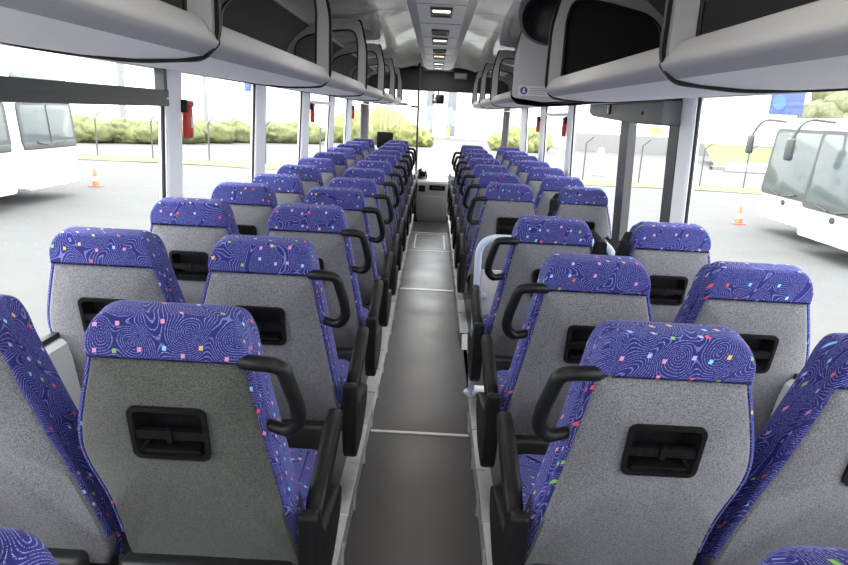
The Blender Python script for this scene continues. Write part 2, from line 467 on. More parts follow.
LP = [(-.2, .02, 0), (2.94, 3.13, 1), (4.42, 4.68, 1), (5.96, 6.30, 1), (7.52, 7.85, 1), (9.0, 9.5, 1)]
ends = [YR]
for a, c, k in LP: pillar(-1, a, c, M['pillar'] if k != 2 else M['dpillar']); ends += [a, c]
ends.append(YF)
for i in range(0, len(ends), 2):
    hop = {0: 1.667, 2: 1.667, 8: 1.705}.get(i)
    window(-1, ends[i], ends[i + 1], hop, i in (0, 2))
RP = [(-.2, .02, 1), (3.10, 3.28, 1), (5.86, 6.08, 1), (7.34, 7.66, 1), (8.87, 9.4, 1)]
for a, c, k in RP: pillar(1, a, c, M['pillar'] if k != 2 else M['dpillar'])
window(1, YR, -.2); window(1, .02, 3.10); window(1, 4.36, 5.86); window(1, 6.08, 7.4, 1.705); window(1, 7.66, 8.95); window(1, 9.4, YF)
# middle door: dark leaf frame with glass, dark posts
b = MB()
for a, c in ((3.28, 3.41), (4.12, 4.30)): b.strip([[(s1 * 1, yy, zz) for s1, yy in ((wx(zz) + .03, a), (wx(zz) - .02, a), (wx(zz) - .02, c), (wx(zz) + .03, c))] for zz in (-.95, 1.80)])
b.box(1.20, 1.27, 3.46, 4.08, -.95, -.75); b.box(1.19, 1.25, 3.46, 4.08, 1.72, 1.80)
door = struct(b.build('door_1', M['dpillar'], None, 0))
b = MB(); b.add([(wx(-.75), 3.46, -.75), (wx(-.75), 4.08, -.75), (wx(1.75), 4.08, 1.75), (wx(1.75), 3.46, 1.75)], [(0, 1, 2, 3)]); b.build('pane', M['glass'], door, 0)
b = MB(); b.tube([(1.15, 3.52, -.2), (1.12, 3.52, .3), (1.12, 3.52, .9), (1.15, 3.52, 1.1)], .014); b.build('door_handle', M['alu'], door)
# rear window, windscreen
b = MB(); b.add([(-1.0, YR - .02, 1.05), (1.0, YR - .02, 1.05), (1.0, YR - .02, 1.9), (-1.0, YR - .02, 1.9)], [(0, 1, 2, 3)]); wn += 1; struct(b.build('window_%d' % wn, M['glass'], None, 0))
b = MB(); b.add([(-1.25, YF, .655), (1.25, YF, .655), (1.25, YF, 2.05), (-1.25, YF, 2.05)], [(0, 1, 2, 3)]); wn += 1; ws = struct(b.build('window_%d' % wn, M['glass'], None, 0))
b = MB(); b.box(-1.28, -1.18, YF - .06, YF + .02, .655, 2.05); b.box(1.18, 1.28, YF - .06, YF + .02, .655, 2.05); b.build('windscreen_frame', M['dpillar'], ws, 0)

# ------------------------------------------------------------------ overhead racks
PLY = [-.05, 1.7, 3.45, 5.2, 6.95, 8.7, 10.45]
lip = [(.615, 1.857), (.588, 1.855), (.580, 1.848), (.567, 1.824), (.557, 1.804), (.560, 1.796), (.570, 1.784), (.596, 1.767), (.66, 1.757), (.77, 1.752), (.90, 1.755), (1.02, 1.766), (1.20, 1.792), (1.20, 1.815), (.64, 1.80), (.60, 1.83)]
shelf_floor = []
plate_out = [(.564, 1.80), (.566, 2.10), (.612, 2.295), (.65, 2.315), (.80, 2.312), (.95, 2.285), (1.03, 2.245), (1.12, 2.18), (1.19, 2.09), (1.215, 2.0), (1.20, 1.81), (.80, 1.775)]
hole = [(.628, 1.845), (.626, 2.14), (.650, 2.225), (.72, 2.236), (.84, 2.220), (1.03, 2.178), (1.105, 2.12), (1.118, 1.90), (1.08, 1.835), (.72, 1.825)]
def resample(pts, N):
    P = [Vector(p) for p in pts]; L = [0]
    for i in range(len(P)): L.append(L[-1] + (P[(i + 1) % len(P)] - P[i]).length)
    out = []; j = 0
    for k in range(N):
        t = L[-1] * k / N
        while L[j + 1] < t: j += 1
        a, b = P[j], P[(j + 1) % len(P)]; q = (t - L[j]) / max(1e-9, L[j + 1] - L[j]); out.append(tuple(a + (b - a) * q))
    return out
def by_angle(pts, N, c=(.87, 2.03)):
    """points where rays from c meet the loop, so two loops pair up"""
    out = []; D = resample(pts, 600)
    A = [(math.atan2(p[1] - c[1], p[0] - c[0]), p) for p in D]
    for k in range(N):
        t = -math.pi + 2 * math.pi * (k + .5) / N
        out.append(min(A, key=lambda q: abs(math.remainder(q[0] - t, 2 * math.pi)))[1])
    return out
PO = by_angle(smooth_loop(plate_out, [.02, .05, .03, .02, .02, .03, .03, .03, .04, .05, .05, .02]), 96)
PH = by_angle(smooth_loop(hole, [.02, .05, .05, .03, .03, .05, .06, .04, .04, .03]), 96)
ordn = ['first', 'second', 'third', 'fourth', 'fifth', 'sixth', 'seventh', 'eighth', 'ninth', 'tenth', 'eleventh', 'twelfth', 'thirteenth', 'fourteenth', 'fifteenth', 'sixteenth', 'seventeenth', 'eighteenth', 'nineteenth', 'twentieth']
side_txt = {-1: 'opposite the middle door', 1: 'on the middle door side'}
for s in (-1, 1):
    for k in range(6):
        y0, y1 = PLY[k] + .012, PLY[k + 1]
        t = thing('overhead_luggage_rack', 'silver grey overhead luggage rack, %s section from the rear, %s' % (ordn[k], side_txt[s]), 'luggage rack', (s * .9, y0, 1.75), 0, 'overhead racks')
        off = Vector((-s * .9, -y0, -1.75))
        def P(a, b, d, s=s, off=off): return Vector((s * a, d, b)) + off
        if s > 0 and k == 2:
            t.name = 'rack_end_panel'; t['label'] = 'plain grey panel closing the rack before the gap, with a notice sticker and black dome'; t['category'] = 'panel'; del t['group']
        # shelf: the lip and the underside are two finishes
        y0 = PLY[k] + .012 if not (s > 0 and k == 2) else y1 - .16
        m = MB(); m.strip([[P(a, b, y) for a, b in lip[:8]] for y in (y0, y1)]); m.build('front_lip', M['rack'], t, 50)
        m = MB(); m.strip([[P(a, b, y) for a, b in lip[7:13]] for y in (y0, y1)]); m.build('underside', M['rackw'], t, 60)
        m = MB(); m.strip([[P(a, b, y) for a, b in ((.615, 1.857), (.615, 1.815), (.66, 1.797), (1.17, 1.812))] for y in (y0, y1)]); m.build('shelf_floor', M['lining'], t, 30)
        m = MB(); m.strip([[P(a, b, y) for a, b in ((1.185, 1.81), (1.19, 2.0), (1.165, 2.09), (1.10, 2.175), (1.0, 2.255))] for y in (y0, y1)]); m.build('back_lining', M['lining'], t, 60)
        m = MB(); m.tube([P(.99, 2.262, y0 + .02), P(.99, 2.262, y1 - .035)], .014, 8); m.build('lining_rail', M['rack'], t)
        dp = MB()
        if s > 0 and k == 2:
            dp.prism([p for p in PO], P, y0 - .02, y0)
        else:
            dp.ring(PO, PH, P, y1 - .03, y1 - .006)
        pl = dp.build('divider_plate', M['rack'], t, 50)
        if not (s > 0 and k == 2):
            m = MB(); m.tube([P(a, b, y1 - .034) for a, b in PH], .006, 6, closed=True); m.build('hole_edging', M['rubber'], pl)
        if s > 0 and k == 1:
            m = MB(); m.prism(PH, P, y1 - .012, y1 - .008); m.build('black_infill_panel', M['blackmesh'], t, 0)
        # black rubber seal round the joint
        ys_ = y1 if not (s > 0 and k == 2) else y0 - .012
        tk = .016 if not (s > 0 and k == 2) else .002
        sl = smooth_loop([(.62, 2.315), (.60, 2.30), (.552, 2.11), (.550, 1.81), (.592, 1.754), (.77, 1.741), (1.0, 1.757), (1.20, 1.787)], [0, .02, .05, .045, .03, .05, .05, 0])
        m = MB(); nn = len(sl)
        q0 = [P(a, b, ys_ - tk) for a, b in sl]; q1 = [P(a, b, ys_ + .004) for a, b in sl]
        inn = [P(a + .02, b + (.02 if i > nn * .45 else 0), y1 - .004) for i, (a, b) in enumerate(sl)]; in1 = [P(a + .02, b + (.02 if i > nn * .45 else 0), y1 + .012) for i, (a, b) in enumerate(sl)]
        m.strip([inn, q0, q1, in1]); m.build('joint_seal', M['rubber'], t, 50)
# dome and sticker on the solid divider
t = thing('monitor_dome', 'round black dome housing hanging from the ceiling before the solid grey panel', 'monitor', (.635, 3.74, 2.205))
m = MB(); prof = [(.0, -.19), (.10, -.175), (.19, -.13), (.235, -.07), (.245, -.02), (.24, .02)]
Mx = Matrix.Rotation(R(62), 4, 'X') @ Matrix.Rotation(R(0), 4, 'Y')
def lathe_m(prof, mx, nn=32):
    b = MB(); b.lathe(prof, (0, 0, 0), nn); b.v = [tuple(mx @ Vector(v)) for v in b.v]; return b
lathe_m([(.001, -.045), (.09, -.041), (.15, -.030), (.19, -.014), (.205, 0), (.205, .03)], Matrix.Rotation(R(-44), 4, 'X')).build('dome', M['blackg'], t, 60)
lathe_m([(.206, -.010), (.215, 0), (.219, .022), (.19, .05)], Matrix.Rotation(R(-44), 4, 'X')).build('dome_bezel', M['boxgrey'], t, 60)
m = MB(); m.box(-.06, .06, -.02, .10, .05, .125, .01); m.build('mount_bracket', M['boxgrey'], t)
t = thing('notice_sticker', 'small white notice sticker with a blue round symbol on the solid rack panel', 'sign', (.725, 5.018, 1.852))
m = MB(); m.box(-.115, .115, -.002, .0, -.036, .036); m.build('paper', M['paper'], t, 0)
m = MB(); m.lathe([(.028, -.003), (.028, -.0021)], (-.075, 0, 0), 24, 'y'); m.build('blue_disc', M['cobalt'], t, 0)
m = MB(); m.prism([(-.089, -.014), (-.061, -.014), (-.070, .004), (-.068, .012), (-.075, .019), (-.082, .012), (-.080, .004)], lambda a, b, d: (a, d, b), -.0042, -.0032); m.build('symbol', M['paper'], t, 0)
for i, (z, w) in enumerate(((.018, .13), (.006, .13), (-.006, .11), (-.02, .12))):
    m = MB(); m.box(-.035, -.035 + w, -.0032, -.0022, z - .0025, z + .0025); m.build('print_line', M['textgrey'], t, 0)

# lamps and vents in the channel
for i, (y0, y1, mt) in enumerate(((4.54, 4.92, 'lamp'), (6.33, 6.80, 'lamp'), (8.06, 8.60, 'amber'), (9.32, 9.8, 'lampw'), (10.3, 10.7, 'lampw'))):
    t = thing('ceiling_lamp', 'small rectangular lamp in the cream ceiling channel, %s counted from the rear' % ordn[i], 'ceiling lamp', (0, y0, 2.335), 0, 'channel lamps')
    m = MB(); m.ring(rrect(-.075, .075, 0, y1 - y0, .01), rrect(-.060, .060, .03, y1 - y0 - .05, .01), lambda a, b, d: (a, b, d), -.016, 0); m.build('bezel', M['boxgrey'], t, 0)
    m = MB(); m.box(-.060, .060, .03, (y1 - y0) * .45, -.012, -.002, .004); m.build('lens', M[mt], t)
    m = MB(); m.box(-.060, .060, (y1 - y0) * .45, y1 - y0 - .05, -.010, -.002, .0); m.build('switch_panel', M['black'], t)
for i, (y0, y1) in enumerate(((5.72, 6.05), (7.42, 7.75))):
    t = thing('ceiling_vent', 'dark rectangular vent slot in the ceiling channel, %s' % ('first from the rear' if i == 0 else 'further forward, between two lamps'), 'vent', (0, y0, 2.335))
    m = MB(); m.ring(rrect(-.075, .075, 0, y1 - y0, .012), rrect(-.064, .064, .02, y1 - y0 - .02, .01), lambda a, b, d: (a, b, d), -.012, 0); m.build('vent_frame', M['frame'], t, 0)
    m = MB(); [m.box(-.064, .064, .03 + j * .05, .055 + j * .05, -.009, -.002) for j in range(5)]; m.build('louvre', M['black'], t, 0)

# ------------------------------------------------------------------ coach seats
REC = R(12); ca, sa = math.cos(REC), math.sin(REC)
def SP(sg):
    def fn(x, s_, d): return Vector((sg * x, -s_ * sa + d * ca, 1.0 + s_ * ca + d * sa))
    return fn
inner_aisle = [(-.276, -.655), (-.246, -.53), (-.222, -.38), (-.200, -.24), (-.182, -.12)]
inner_win = [(-.296, -.655), (-.288, -.52), (-.252, -.36), (-.215, -.24), (-.188, -.12)]
outer = [(.170, 0), (.205, -.12), (.228, -.20), (.236, -.26), (.226, -.32), (.200, -.40), (.186, -.50), (.178, -.655)]
def make_seat_meshes(sg, aisle):
    fn = SP(sg); inn = inner_aisle if aisle else inner_win; out = {}
    head = [(-.170, 0), (-.168, .05), (-.150, .118), (.128, .118), (.170, .05)]
    # blue front cushion: torso and head in one outline
    body = inn + [(-.166, -.02), (-.163, .015), (-.145, .066), (.118, .066), (.163, .015)] + outer
    body = smooth_loop(body, [.02, .03, .05, .05, .05, .02, .04, .055, .075, .03, .03, .04, .03, .04, .04, .04, .03, .02], 4)
    m = MB(); m.pillow(offset(body, .004), fn, .028, .122, .012, .032); out['back_cushion'] = m.mesh('back_cushion', M['blue'], 60)
    # head cover seen from behind
    hd = smooth_loop([(-.170, -.011), (-.167, .04), (-.152, .103), (.126, .103), (.167, .04), (.170, -.011)], [.006, .04, .060, .080, .04, .006], 6)
    m = MB(); m.pillow(hd, fn, -.0135, .066, .011, .030, 5); out['headrest'] = m.mesh('headrest', M['blue'], 60)
    # grey shell with a pocket hole
    pan = smooth_loop([(x, z) for x, z in inn] + [(-.166, -.003), (.166, -.003)] + outer[1:], [.02, .03, .05, .05, .05, .004, .004, .04, .03, .04, .04, .04, .03, .02], 4)
    pan = offset(pan, -.007)
    px0, px1, pz0, pz1 = -.066, .100, -.266, -.131
    c = ((px0 + px1) / 2, (pz0 + pz1) / 2)
    N = 72
    m = MB(); Lo, Lh = by_angle(pan, N, c), by_angle(rrect(px0, px1, pz0, pz1, .02), N, c)
    Lo = [tuple(p) for p in Lo]
    inset = [tuple(Vector(p) + (Vector(c) - Vector(p)).normalized() * .012) for p in Lo]
    vs = [fn(a, b, .030) for a, b in Lo] + [fn(a, b, .0) for a, b in Lo] + [fn(a, b, -.010) for a, b in inset] + [fn(a, b, -.010) for a, b in Lh] + [fn(a, b, .028) for a, b in Lh]
    fs = [(r * N + i, r * N + (i + 1) % N, (r + 1) * N + (i + 1) % N, (r + 1) * N + i) for r in range(4) for i in range(N)]
    m.add(vs, fs); out['back_panel'] = m.mesh('back_panel', M['grey'], 50)
    me2 = out['back_panel'].copy(); me2.materials[0] = M['dark']; out['back_panel_dark'] = me2
    # blue piping round the shell
    op = [q for q in offset(pan, .002)]
    k0 = max(range(len(op)), key=lambda i: op[i][1] < -.60 and op[i - 1][1] >= -.60)
    op = op[k0:] + op[:k0]
    cutb = [i for i in range(len(op)) if op[i][1] < -.60]
    op = op[max(cutb) + 1:] + op[:min(cutb)]
    path = [fn(a, b, .006) for a, b in op]
    m = MB(); m.tube(path, .009, 6)
    ob = [q for q in offset(pan, .0055)][k0:] + [q for q in offset(pan, .0055)][:k0]; ob = ob[max(cutb) + 1:] + ob[:min(cutb)]
    m.strip([[fn(a, b, d) for a, b in ob] for d in (.0, .018, .036)]); out['piping'] = m.mesh('piping', M['blue'], 60)
    # black tray with cross bar
    m = MB(); o1, i1 = rrect(px0 - .004, px1 + .004, pz0 - .004, pz1 + .004, .020), rrect(px0 + .007, px1 - .007, pz0 + .007, pz1 - .007, .014)
    m.ring(o1, i1, fn, -.019, -.006)
    i2 = rrect(px0 + .022, px1 - .022, pz0 + .018, pz1 - .018, .014)
    k = len(i1); m.add([fn(a, b, -.012) for a, b in i1] + [fn(a, b, .026) for a, b in i2], [(i, (i + 1) % k, k + (i + 1) % k, k + i) for i in range(k)] + [tuple(range(k, 2 * k))])
    out['pocket_tray'] = m.mesh('pocket_tray', M['black'], 40)
    zc = (pz0 + pz1) / 2 - .004
    m = MB(); m.prism(rrect(px0 + .006, px1 - .006, zc - .012, zc + .012, .006), fn, -.016, -.004); m.prism(rrect((px0 + px1) / 2 - .006, (px0 + px1) / 2 + .006, zc - .018, zc + .018, .005), fn, -.021, -.012)
    out['cross_bar'] = m.mesh('cross_bar', M['black'], 40)
    m = MB(); m.prism(rrect(px0 + .02, px1 - .02, pz0 + .012, pz0 + .020, .003), fn, -.014, .02); out['tray_ledge'] = m.mesh('tray_ledge', M['black'], 40)
    # seat cushion and base
    x0, x1 = (-.252, .200) if aisle else (-.245, .215)
    m = MB(); m.pillow(smooth_loop([(x0, .16), (x1, .16), (x1, .50), (x1 - .02, .56), (x0 + .02, .56), (x0, .50)], [.03, .03, .05, .04, .04, .05], 4), lambda a, b, d: Vector((sg * a, b, d + .05 * (b - .1))), .34, .475, .02, .05); out['seat_cushion'] = m.mesh('seat_cushion', M['blue'], 60)
    m = MB(); m.box(*sorted((sg * (x0 + .03), sg * (x1 - .02))), .09, .52, .27, .345, .015); m.box(*sorted((sg * (x0 + .015), sg * (x1 - .015))), .07, .13, .30, .42, .015); out['seat_frame'] = m.mesh('seat_frame', M['frame'])
    m = MB(); m.box(*sorted((sg * -.10, sg * -.05)), .16, .50, .0, .275, .008); m.box(*sorted((sg * -.14, sg * -.01)), .12, .54, 0, .018, .005); out['pedestal'] = m.mesh('pedestal', M['frame'])
    if aisle:
        ax = -.283
        YZ = lambda a, b, d: Vector((sg * (ax + d), a, b))
        # moulded bracket
        m = MB(); br = smooth_loop([(.045, .60), (.10, .585), (.165, .47), (.47, .42), (.45, .345), (.30, .275), (.10, .275), (.05, .36)], [.02, .02, .04, .02, .05, .06, .05, .06], 5)
        m.pillow(br, YZ, -.026, .022, .010, .008, 3); out['armrest_bracket'] = m.mesh('armrest_bracket', M['black'], 50)
        # padded arm
        m = MB(); pts = [Vector((sg * (ax - .002), a, b)) for a, b in ((.115, .515), (.14, .552), (.20, .572), (.30, .600), (.40, .630), (.462, .645), (.49, .640))]
        vs = []; nn = 16
        hw = [.016, .023, .025, .025, .025, .023, .014]; hh = [.018, .028, .030, .029, .027, .024, .012]
        for p, w_, h_ in zip(pts, hw, hh):
            for j in range(nn):
                t_ = 2 * math.pi * j / nn; cx_, cz_ = math.cos(t_), math.sin(t_)
                vs.append(p + Vector((math.copysign(abs(cx_) ** .6, cx_) * w_, 0, math.copysign(abs(cz_) ** .6, cz_) * h_)))
        fs = [(i * nn + j, i * nn + (j + 1) % nn, (i + 1) * nn + (j + 1) % nn, (i + 1) * nn + j) for i in range(6) for j in range(nn)] + [tuple(range(nn))[::-1], tuple(range(6 * nn, 7 * nn))]
        m.add(vs, fs); out['armrest_pad'] = m.mesh('armrest_pad', M['black'], 60)
        # grab handle
        path = smooth_path([fn(-.146, -.004, .020), fn(-.160, -.003, -.006), fn(-.205, .004, -.018), fn(-.244, -.002, -.016), fn(-.268, -.105, -.006), fn(-.270, -.155, .0), fn(-.245, -.190, .004), fn(-.196, -.186, .02)], .04, 5)
        m = MB(); m.tube(path, [.017 if 2 < i < len(path) - 3 else .015 for i in range(len(path))], 12); out['grab_handle'] = m.mesh('grab_handle', M['black'], 60)
    return out
MESH = {(sg, a): make_seat_meshes(sg, a) for sg in (-1, 1) for a in (True, False)}
# one seat of each kind, with its parts; every other seat is a copy of the tree
PROTO = {}
def build_seat(key, dark=False):
    ms = MESH[key]; root = thing('coach_seat', 'x', 'seat')
    for nm in ('back_cushion', 'headrest', 'back_panel', 'piping', 'pocket_tray', 'cross_bar', 'tray_ledge', 'seat_cushion', 'seat_frame', 'pedestal', 'armrest_bracket', 'armrest_pad', 'grab_handle'):
        if nm not in ms: continue
        par = root
        if nm in ('cross_bar', 'tray_ledge'): par = tray
        o = link(nm, ms['back_panel_dark'] if dark and nm == 'back_panel' else ms[nm], par)
        if nm == 'pocket_tray': tray = o
    return root
XA, XW = .535, 1.045
LY = [.462, 1.235, 1.976, 2.718, 3.489, 4.245, 4.966, 5.690, 6.448, 7.197, 7.944, 8.674, 9.391]
RY = [.503, 1.274, 1.953, 2.721, 4.40, 5.13, 5.90, 6.68, 7.46, 8.25, 9.03]
def seat(sg, aisle, y, row, nrows, dark=False):
    key = (sg, aisle)
    if dark: r = build_seat(key, True)
    elif key in PROTO: r = copy_tree(PROTO[key])
    else: r = PROTO[key] = build_seat(key)
    z = plat_z(y) + .0
    r.location = (sg * (XA if aisle else XW), y, z)
    nth = 'rearmost' if row == 0 else ordn[row]
    wh = side_txt[sg].replace('on the ', '').replace('side', 'side')
    what = 'grey-backed blue aisle seat with black armrest' if aisle else 'grey-backed blue window seat'
    if dark: what = 'charcoal-backed blue aisle seat with black armrest'
    r['label'] = '%s, %s row from the rear, %s' % (what, nth, wh) if row else '%s, rearmost row, only its top showing, %s' % ('blue aisle seat', wh)
    r['group'] = 'coach seats'
    return r
seats = {}
for k, y in enumerate(LY):
    seats[-1, True, k] = seat(-1, True, y, k, len(LY), dark=(k == 1))
    if k: seats[-1, False, k] = seat(-1, False, y, k, len(LY))
for k, y in enumerate(RY):
    seats[1, True, k] = seat(1, True, y, k, len(RY))
    if k: seats[1, False, k] = seat(1, False, y, k, len(RY))
# lap belts and buckles on a few seats
def belt(par, pts, w=.024):
    m = MB(); pts = [Vector(p) for p in pts]
    rows = []
    for p in pts: rows.append([p + Vector((-w, 0, 0)), p + Vector((w, 0, 0)), p + Vector((w, .004, .002)), p + Vector((-w, .004, .002)), p + Vector((-w, 0, 0))])
    m.strip(rows); return m.build('seat_belt', M['black'], par, 30)
for par, sx in ((seats[1, False, 3], -1), (seats[1, True, 3], 1), (seats[1, False, 4], -1)):
    fn = SP(1)
    belt(par, [fn(sx * .17, .04, .06), fn(sx * .195, .02, .02), fn(sx * .205, -.04, .0), fn(sx * .222, -.14, .015), fn(sx * .235, -.24, .03)], .016)
    m = MB(); m.prism(rrect(sx * .205 - .025, sx * .205 + .025, -.06, .02, .012), fn, -.018, .012); m.build('belt_guide', M['black'], par)
for sg in (-1, 1):
    for k in (1, 2, 3):
        fn = SP(sg); o = seats[sg, True, k]
        m = MB(); m.prism(rrect(.166, .196, -.645, -.575, .010), fn, .0, .035); b_ = m.build('buckle_stalk', M['black'], o)
        m = MB(); m.prism(rrect(.172, .190, -.636, -.622, .005), fn, -.006, .001); m.build('latch', M['chrome'], b_)

# ------------------------------------------------------------------ fittings
# guard rail before the middle stairwell
t = thing('guard_rail', 'pale blue tubular guard rail hoop in front of the middle stairwell', 'handrail', (.29, 3.315, plat_z(3.25)))
o = Vector((-.29, -3.315, -plat_z(3.25)))
m = MB(); m.tube(smooth_path([Vector((.276, 3.315, .136)) + o, Vector((.262, 3.315, 1.035)) + o, Vector((.95, 3.315, 1.035)) + o, Vector((1.0, 3.315, .9)) + o, Vector((1.0, 3.315, .136)) + o], .11, 8), .019, 12); m.build('hoop', M['rail'], t)
m = MB(); m.box(.285 + o.x, 1.0 + o.x, -.008, .008, .05, .72, .004); m.build('modesty_panel', M['wall'], t)
m = MB(); m.lathe([(.05, 0), (.05, .008), (.024, .015)], (-.005, 0, 0), 20); m.build('foot_flange', M['rail'], t)
m = MB(); m.lathe([(.026, 0), (.026, .035)], (-.01, 0, .56), 16); m.box(-.03, .03, -.02, .02, .565, .59, .005); m.build('rail_clamp', M['rail'], t)

# door gear cover above the middle door
t = thing('door_gear_cover', 'dark grey box cover above the middle door posts', 'cover', (1.165, 3.25, 1.62))
m = MB(); m.pillow(smooth_loop([(0, .14), (0, .02), (.50, .025), (1.46, .06), (1.54, .085), (1.54, .14)], [.005, .02, .05, .05, .03, .005], 4), lambda a, b, d: (d, a, b + .01), -.06, .035, .008, .0, 3); m.build('housing', M['boxgrey'], t, 40)
m = MB(); m.prism(rrect(.95, 1.03, .08, .145, .02), lambda a, b, d: (d, a, b), -.068, -.058); em = m.build('release_recess', M['black'], t)
m = MB(); m.prism(rrect(.965, .985, .085, .14, .006), lambda a, b, d: (d, a, b), -.076, -.068); m.build('release_handle', M['white'], em)
m = MB(); m.lathe([(.009, -.066), (.009, -.058)], (0, .30, .09), 12, 'x'); m.build('screw_cap', M['black'], t)

# red emergency hammers
hm = [(-1, 3.19, 1.48, 'on the rear pillar opposite the middle door'), (-1, 6.39, 1.51, 'on the third pillar opposite the middle door'), (-1, 9.5, 1.52, 'on the front pillar opposite the middle door'), (1, 6.15, 1.50, 'on the pillar ahead of the middle door'), (1, 7.72, 1.50, 'on the far pillar ahead of the middle door')]
for i, (s, y, z, w) in enumerate(hm):
    t = thing('emergency_hammer', 'red emergency hammer holder %s' % w, 'emergency hammer', (s * 1.196, y - .05, z))
    m = MB(); m.box(-.018, .018, -.02, .035, .0, .15, .008); m.build('holder', M['red'], t)
    m = MB(); m.box(-.02, .02, -.02, .05, .147, .175, .008); m.build('hammer_head', M['red'], t)
    m = MB(); m.box(-.015, .015, -.045, -.018, .12, .18, .006); m.build('clip', M['black'], t)
    m = MB(); m.box(-s * .020 - .002, -s * .020 + .002, .0, .02, .05, .10); m.build('stripe_plate', M['paper'], t, 0)

# grab pole at the front of the aisle
t = thing('grab_pole', 'thin dark floor to ceiling pole at the front end of the aisle', 'pole', (-.262, 9.912, 0))
m = MB(); m.tube([(0, 0, .02), (-.005, 0, 1.0), (-.02, .02, 2.36)], .016, 10); m.build('tube', M['frame'], t)
m = MB(); m.lathe([(.055, .001), (.05, .04), (.028, .14), (.02, .16)], (0, 0, 0), 16); m.build('floor_boot', M['black'], t)
m = MB(); m.tube([(-.02, .0, 1.73), (-.12, .0, 1.735)], .014, 8); m.build('side_clamp', M['black'], t)
m = MB(); m.tube([(0, 0, .15), (0, 0, .78)], .022, 10); m.build('rubber_sleeve', M['black'], t)

# dashboard
t = thing('dashboard_console', 'grey dashboard console at the end of the aisle below the windscreen', 'dashboard', (0, 9.975, 0))
m = MB(); m.box(-.25, .25, 0, .8, .0, .60, .015); m.build('console_body', M['dash'], t)
m = MB(); m.box(-1.17, 1.17, .85, 1.50, .10, .62, .02); m.build('dash_body', M['dash'], t)
m = MB(); m.box(-.25, .25, .05, .95, .60, .625, .008); m.box(-1.17, 1.17, .85, 1.50, .62, .65, .01); m.build('glare_pale_top', M['dashtop'], t)
m = MB(); m.box(-.05, .20, -.006, .01, .49, .57, .004); r_ = m.build('radio_slot', M['black'], t)
m = MB(); m.box(.0, .15, -.010, -.004, .515, .535, .002); m.build('radio_button', M['dpillar'], r_)
m = MB(); m.box(-.21, -.11, -.006, .01, .46, .56, .004); m.build('switch_panel', M['black'], t)
m = MB(); m.box(-.20, .20, -.006, .01, .06, .40, .006); m.build('access_panel', M['dash'], t)
t = thing('ticket_machine', 'pale grey ticket machine standing on the dashboard beside the grab pole', 'ticket machine', (-.16, 10.10, .626))
m = MB(); m.pillow(smooth_loop([(-.09, 0), (.07, 0), (.07, .13), (.03, .19), (-.06, .19), (-.09, .15)], .03), lambda a, b, d: (a, d, b), 0, .16, .012, .012); m.build('casing', M['chrome'], t)
m = MB(); m.box(-.05, .04, -.006, .004, .06, .13, .004); m.build('display', M['black'], t)

# driver's seat
t = thing('driver_seat', 'black driver seat with tall headrest ahead of the passenger rows', 'seat', (-.76, 10.05, plat_z(10)))
m = MB(); m.box(-.23, .23, -.02, .46, .36, .50, .05); m.build('cushion', M['black'], t)
m = MB(); m.pillow(smooth_loop([(-.24, .44), (.24, .44), (.22, .88), (.14, .94), (-.14, .94), (-.22, .88)], .05), lambda a, b, d: (a, d - .12 * (b - .44), b), -.09, .03, .03, .03); m.build('backrest', M['black'], t)
m = MB(); m.pillow(rrect(-.125, .125, .95, 1.20, .03), lambda a, b, d: (a, d - .12 * (b - .44), b), -.07, .0, .02, .02); m.build('headrest', M['black'], t)
m = MB(); m.box(-.18, .18, .02, .42, .0, .36, .02); m.build('pedestal', M['frame'], t)

# inside mirror, clock, windscreen sticker
t = thing('rear_view_mirror', 'dark rear view mirror hanging below the front bulkhead', 'mirror', (.02, 10.98, 1.88))
m = MB(); m.box(-.10, .10, 0, .05, -.075, .075, .02); m.build('housing', M['blackg'], t)
m = MB(); m.box(-.092, -.03, -.004, .002, -.06, .06, .002); m.build('mirror_glass', M['chrome'], t)
m = MB(); m.tube([(0, .03, .07), (0, .03, .14)], .012); m.build('bracket', M['black'], t)
t = thing('clock_display', 'pale small clock display box on the dark front bulkhead', 'clock', (.37, 10.955, 2.26))
m = MB(); m.box(-.105, .105, -.04, 0, -.05, .05, .008); m.build('case', M['boxgrey'], t)
m = MB(); m.box(-.09, .09, -.044, -.039, -.035, .035, .002); m.build('display', M['dash'], t)
t = thing('windscreen_sticker', 'small dark rectangular sticker high on the windscreen', 'sticker', (-.61, YF - .012, 1.78))
m = MB(); m.box(-.11, .11, -.003, 0, -.022, .022); m.build('backing', M['dash'], t, 0)
m = MB(); m.box(-.09, .09, -.005, -.003, -.010, .010); m.build('print_line', M['boxgrey'], t, 0)

# curtains beside the windscreen
for s, y0, y1, w in ((-1, 9.95, 10.95, 'behind the driver seat side window'), (1, 10.35, 11.0, 'by the front window on the middle door side')):
    t = thing('side_curtain', 'gathered grey curtain %s' % w, 'curtain', (s * 1.14, y0, 1.735))
    rows = []
    for zz in (-.95, -.6, -.3, 0):
        rows.append([(.022 * math.sin(j * 1.25) , (y1 - y0) * j / 40, zz) for j in range(41)])
    m = MB(); m.strip(rows); c = m.build('cloth', M['curtain'], t, 60); md = c.modifiers.new('thick', 'SOLIDIFY'); md.thickness = .004
    m = MB(); m.tube([(0, -.05, .0), (0, y1 - y0 + .05, .0)], .010); m.build('curtain_rail', M['alu'], t)

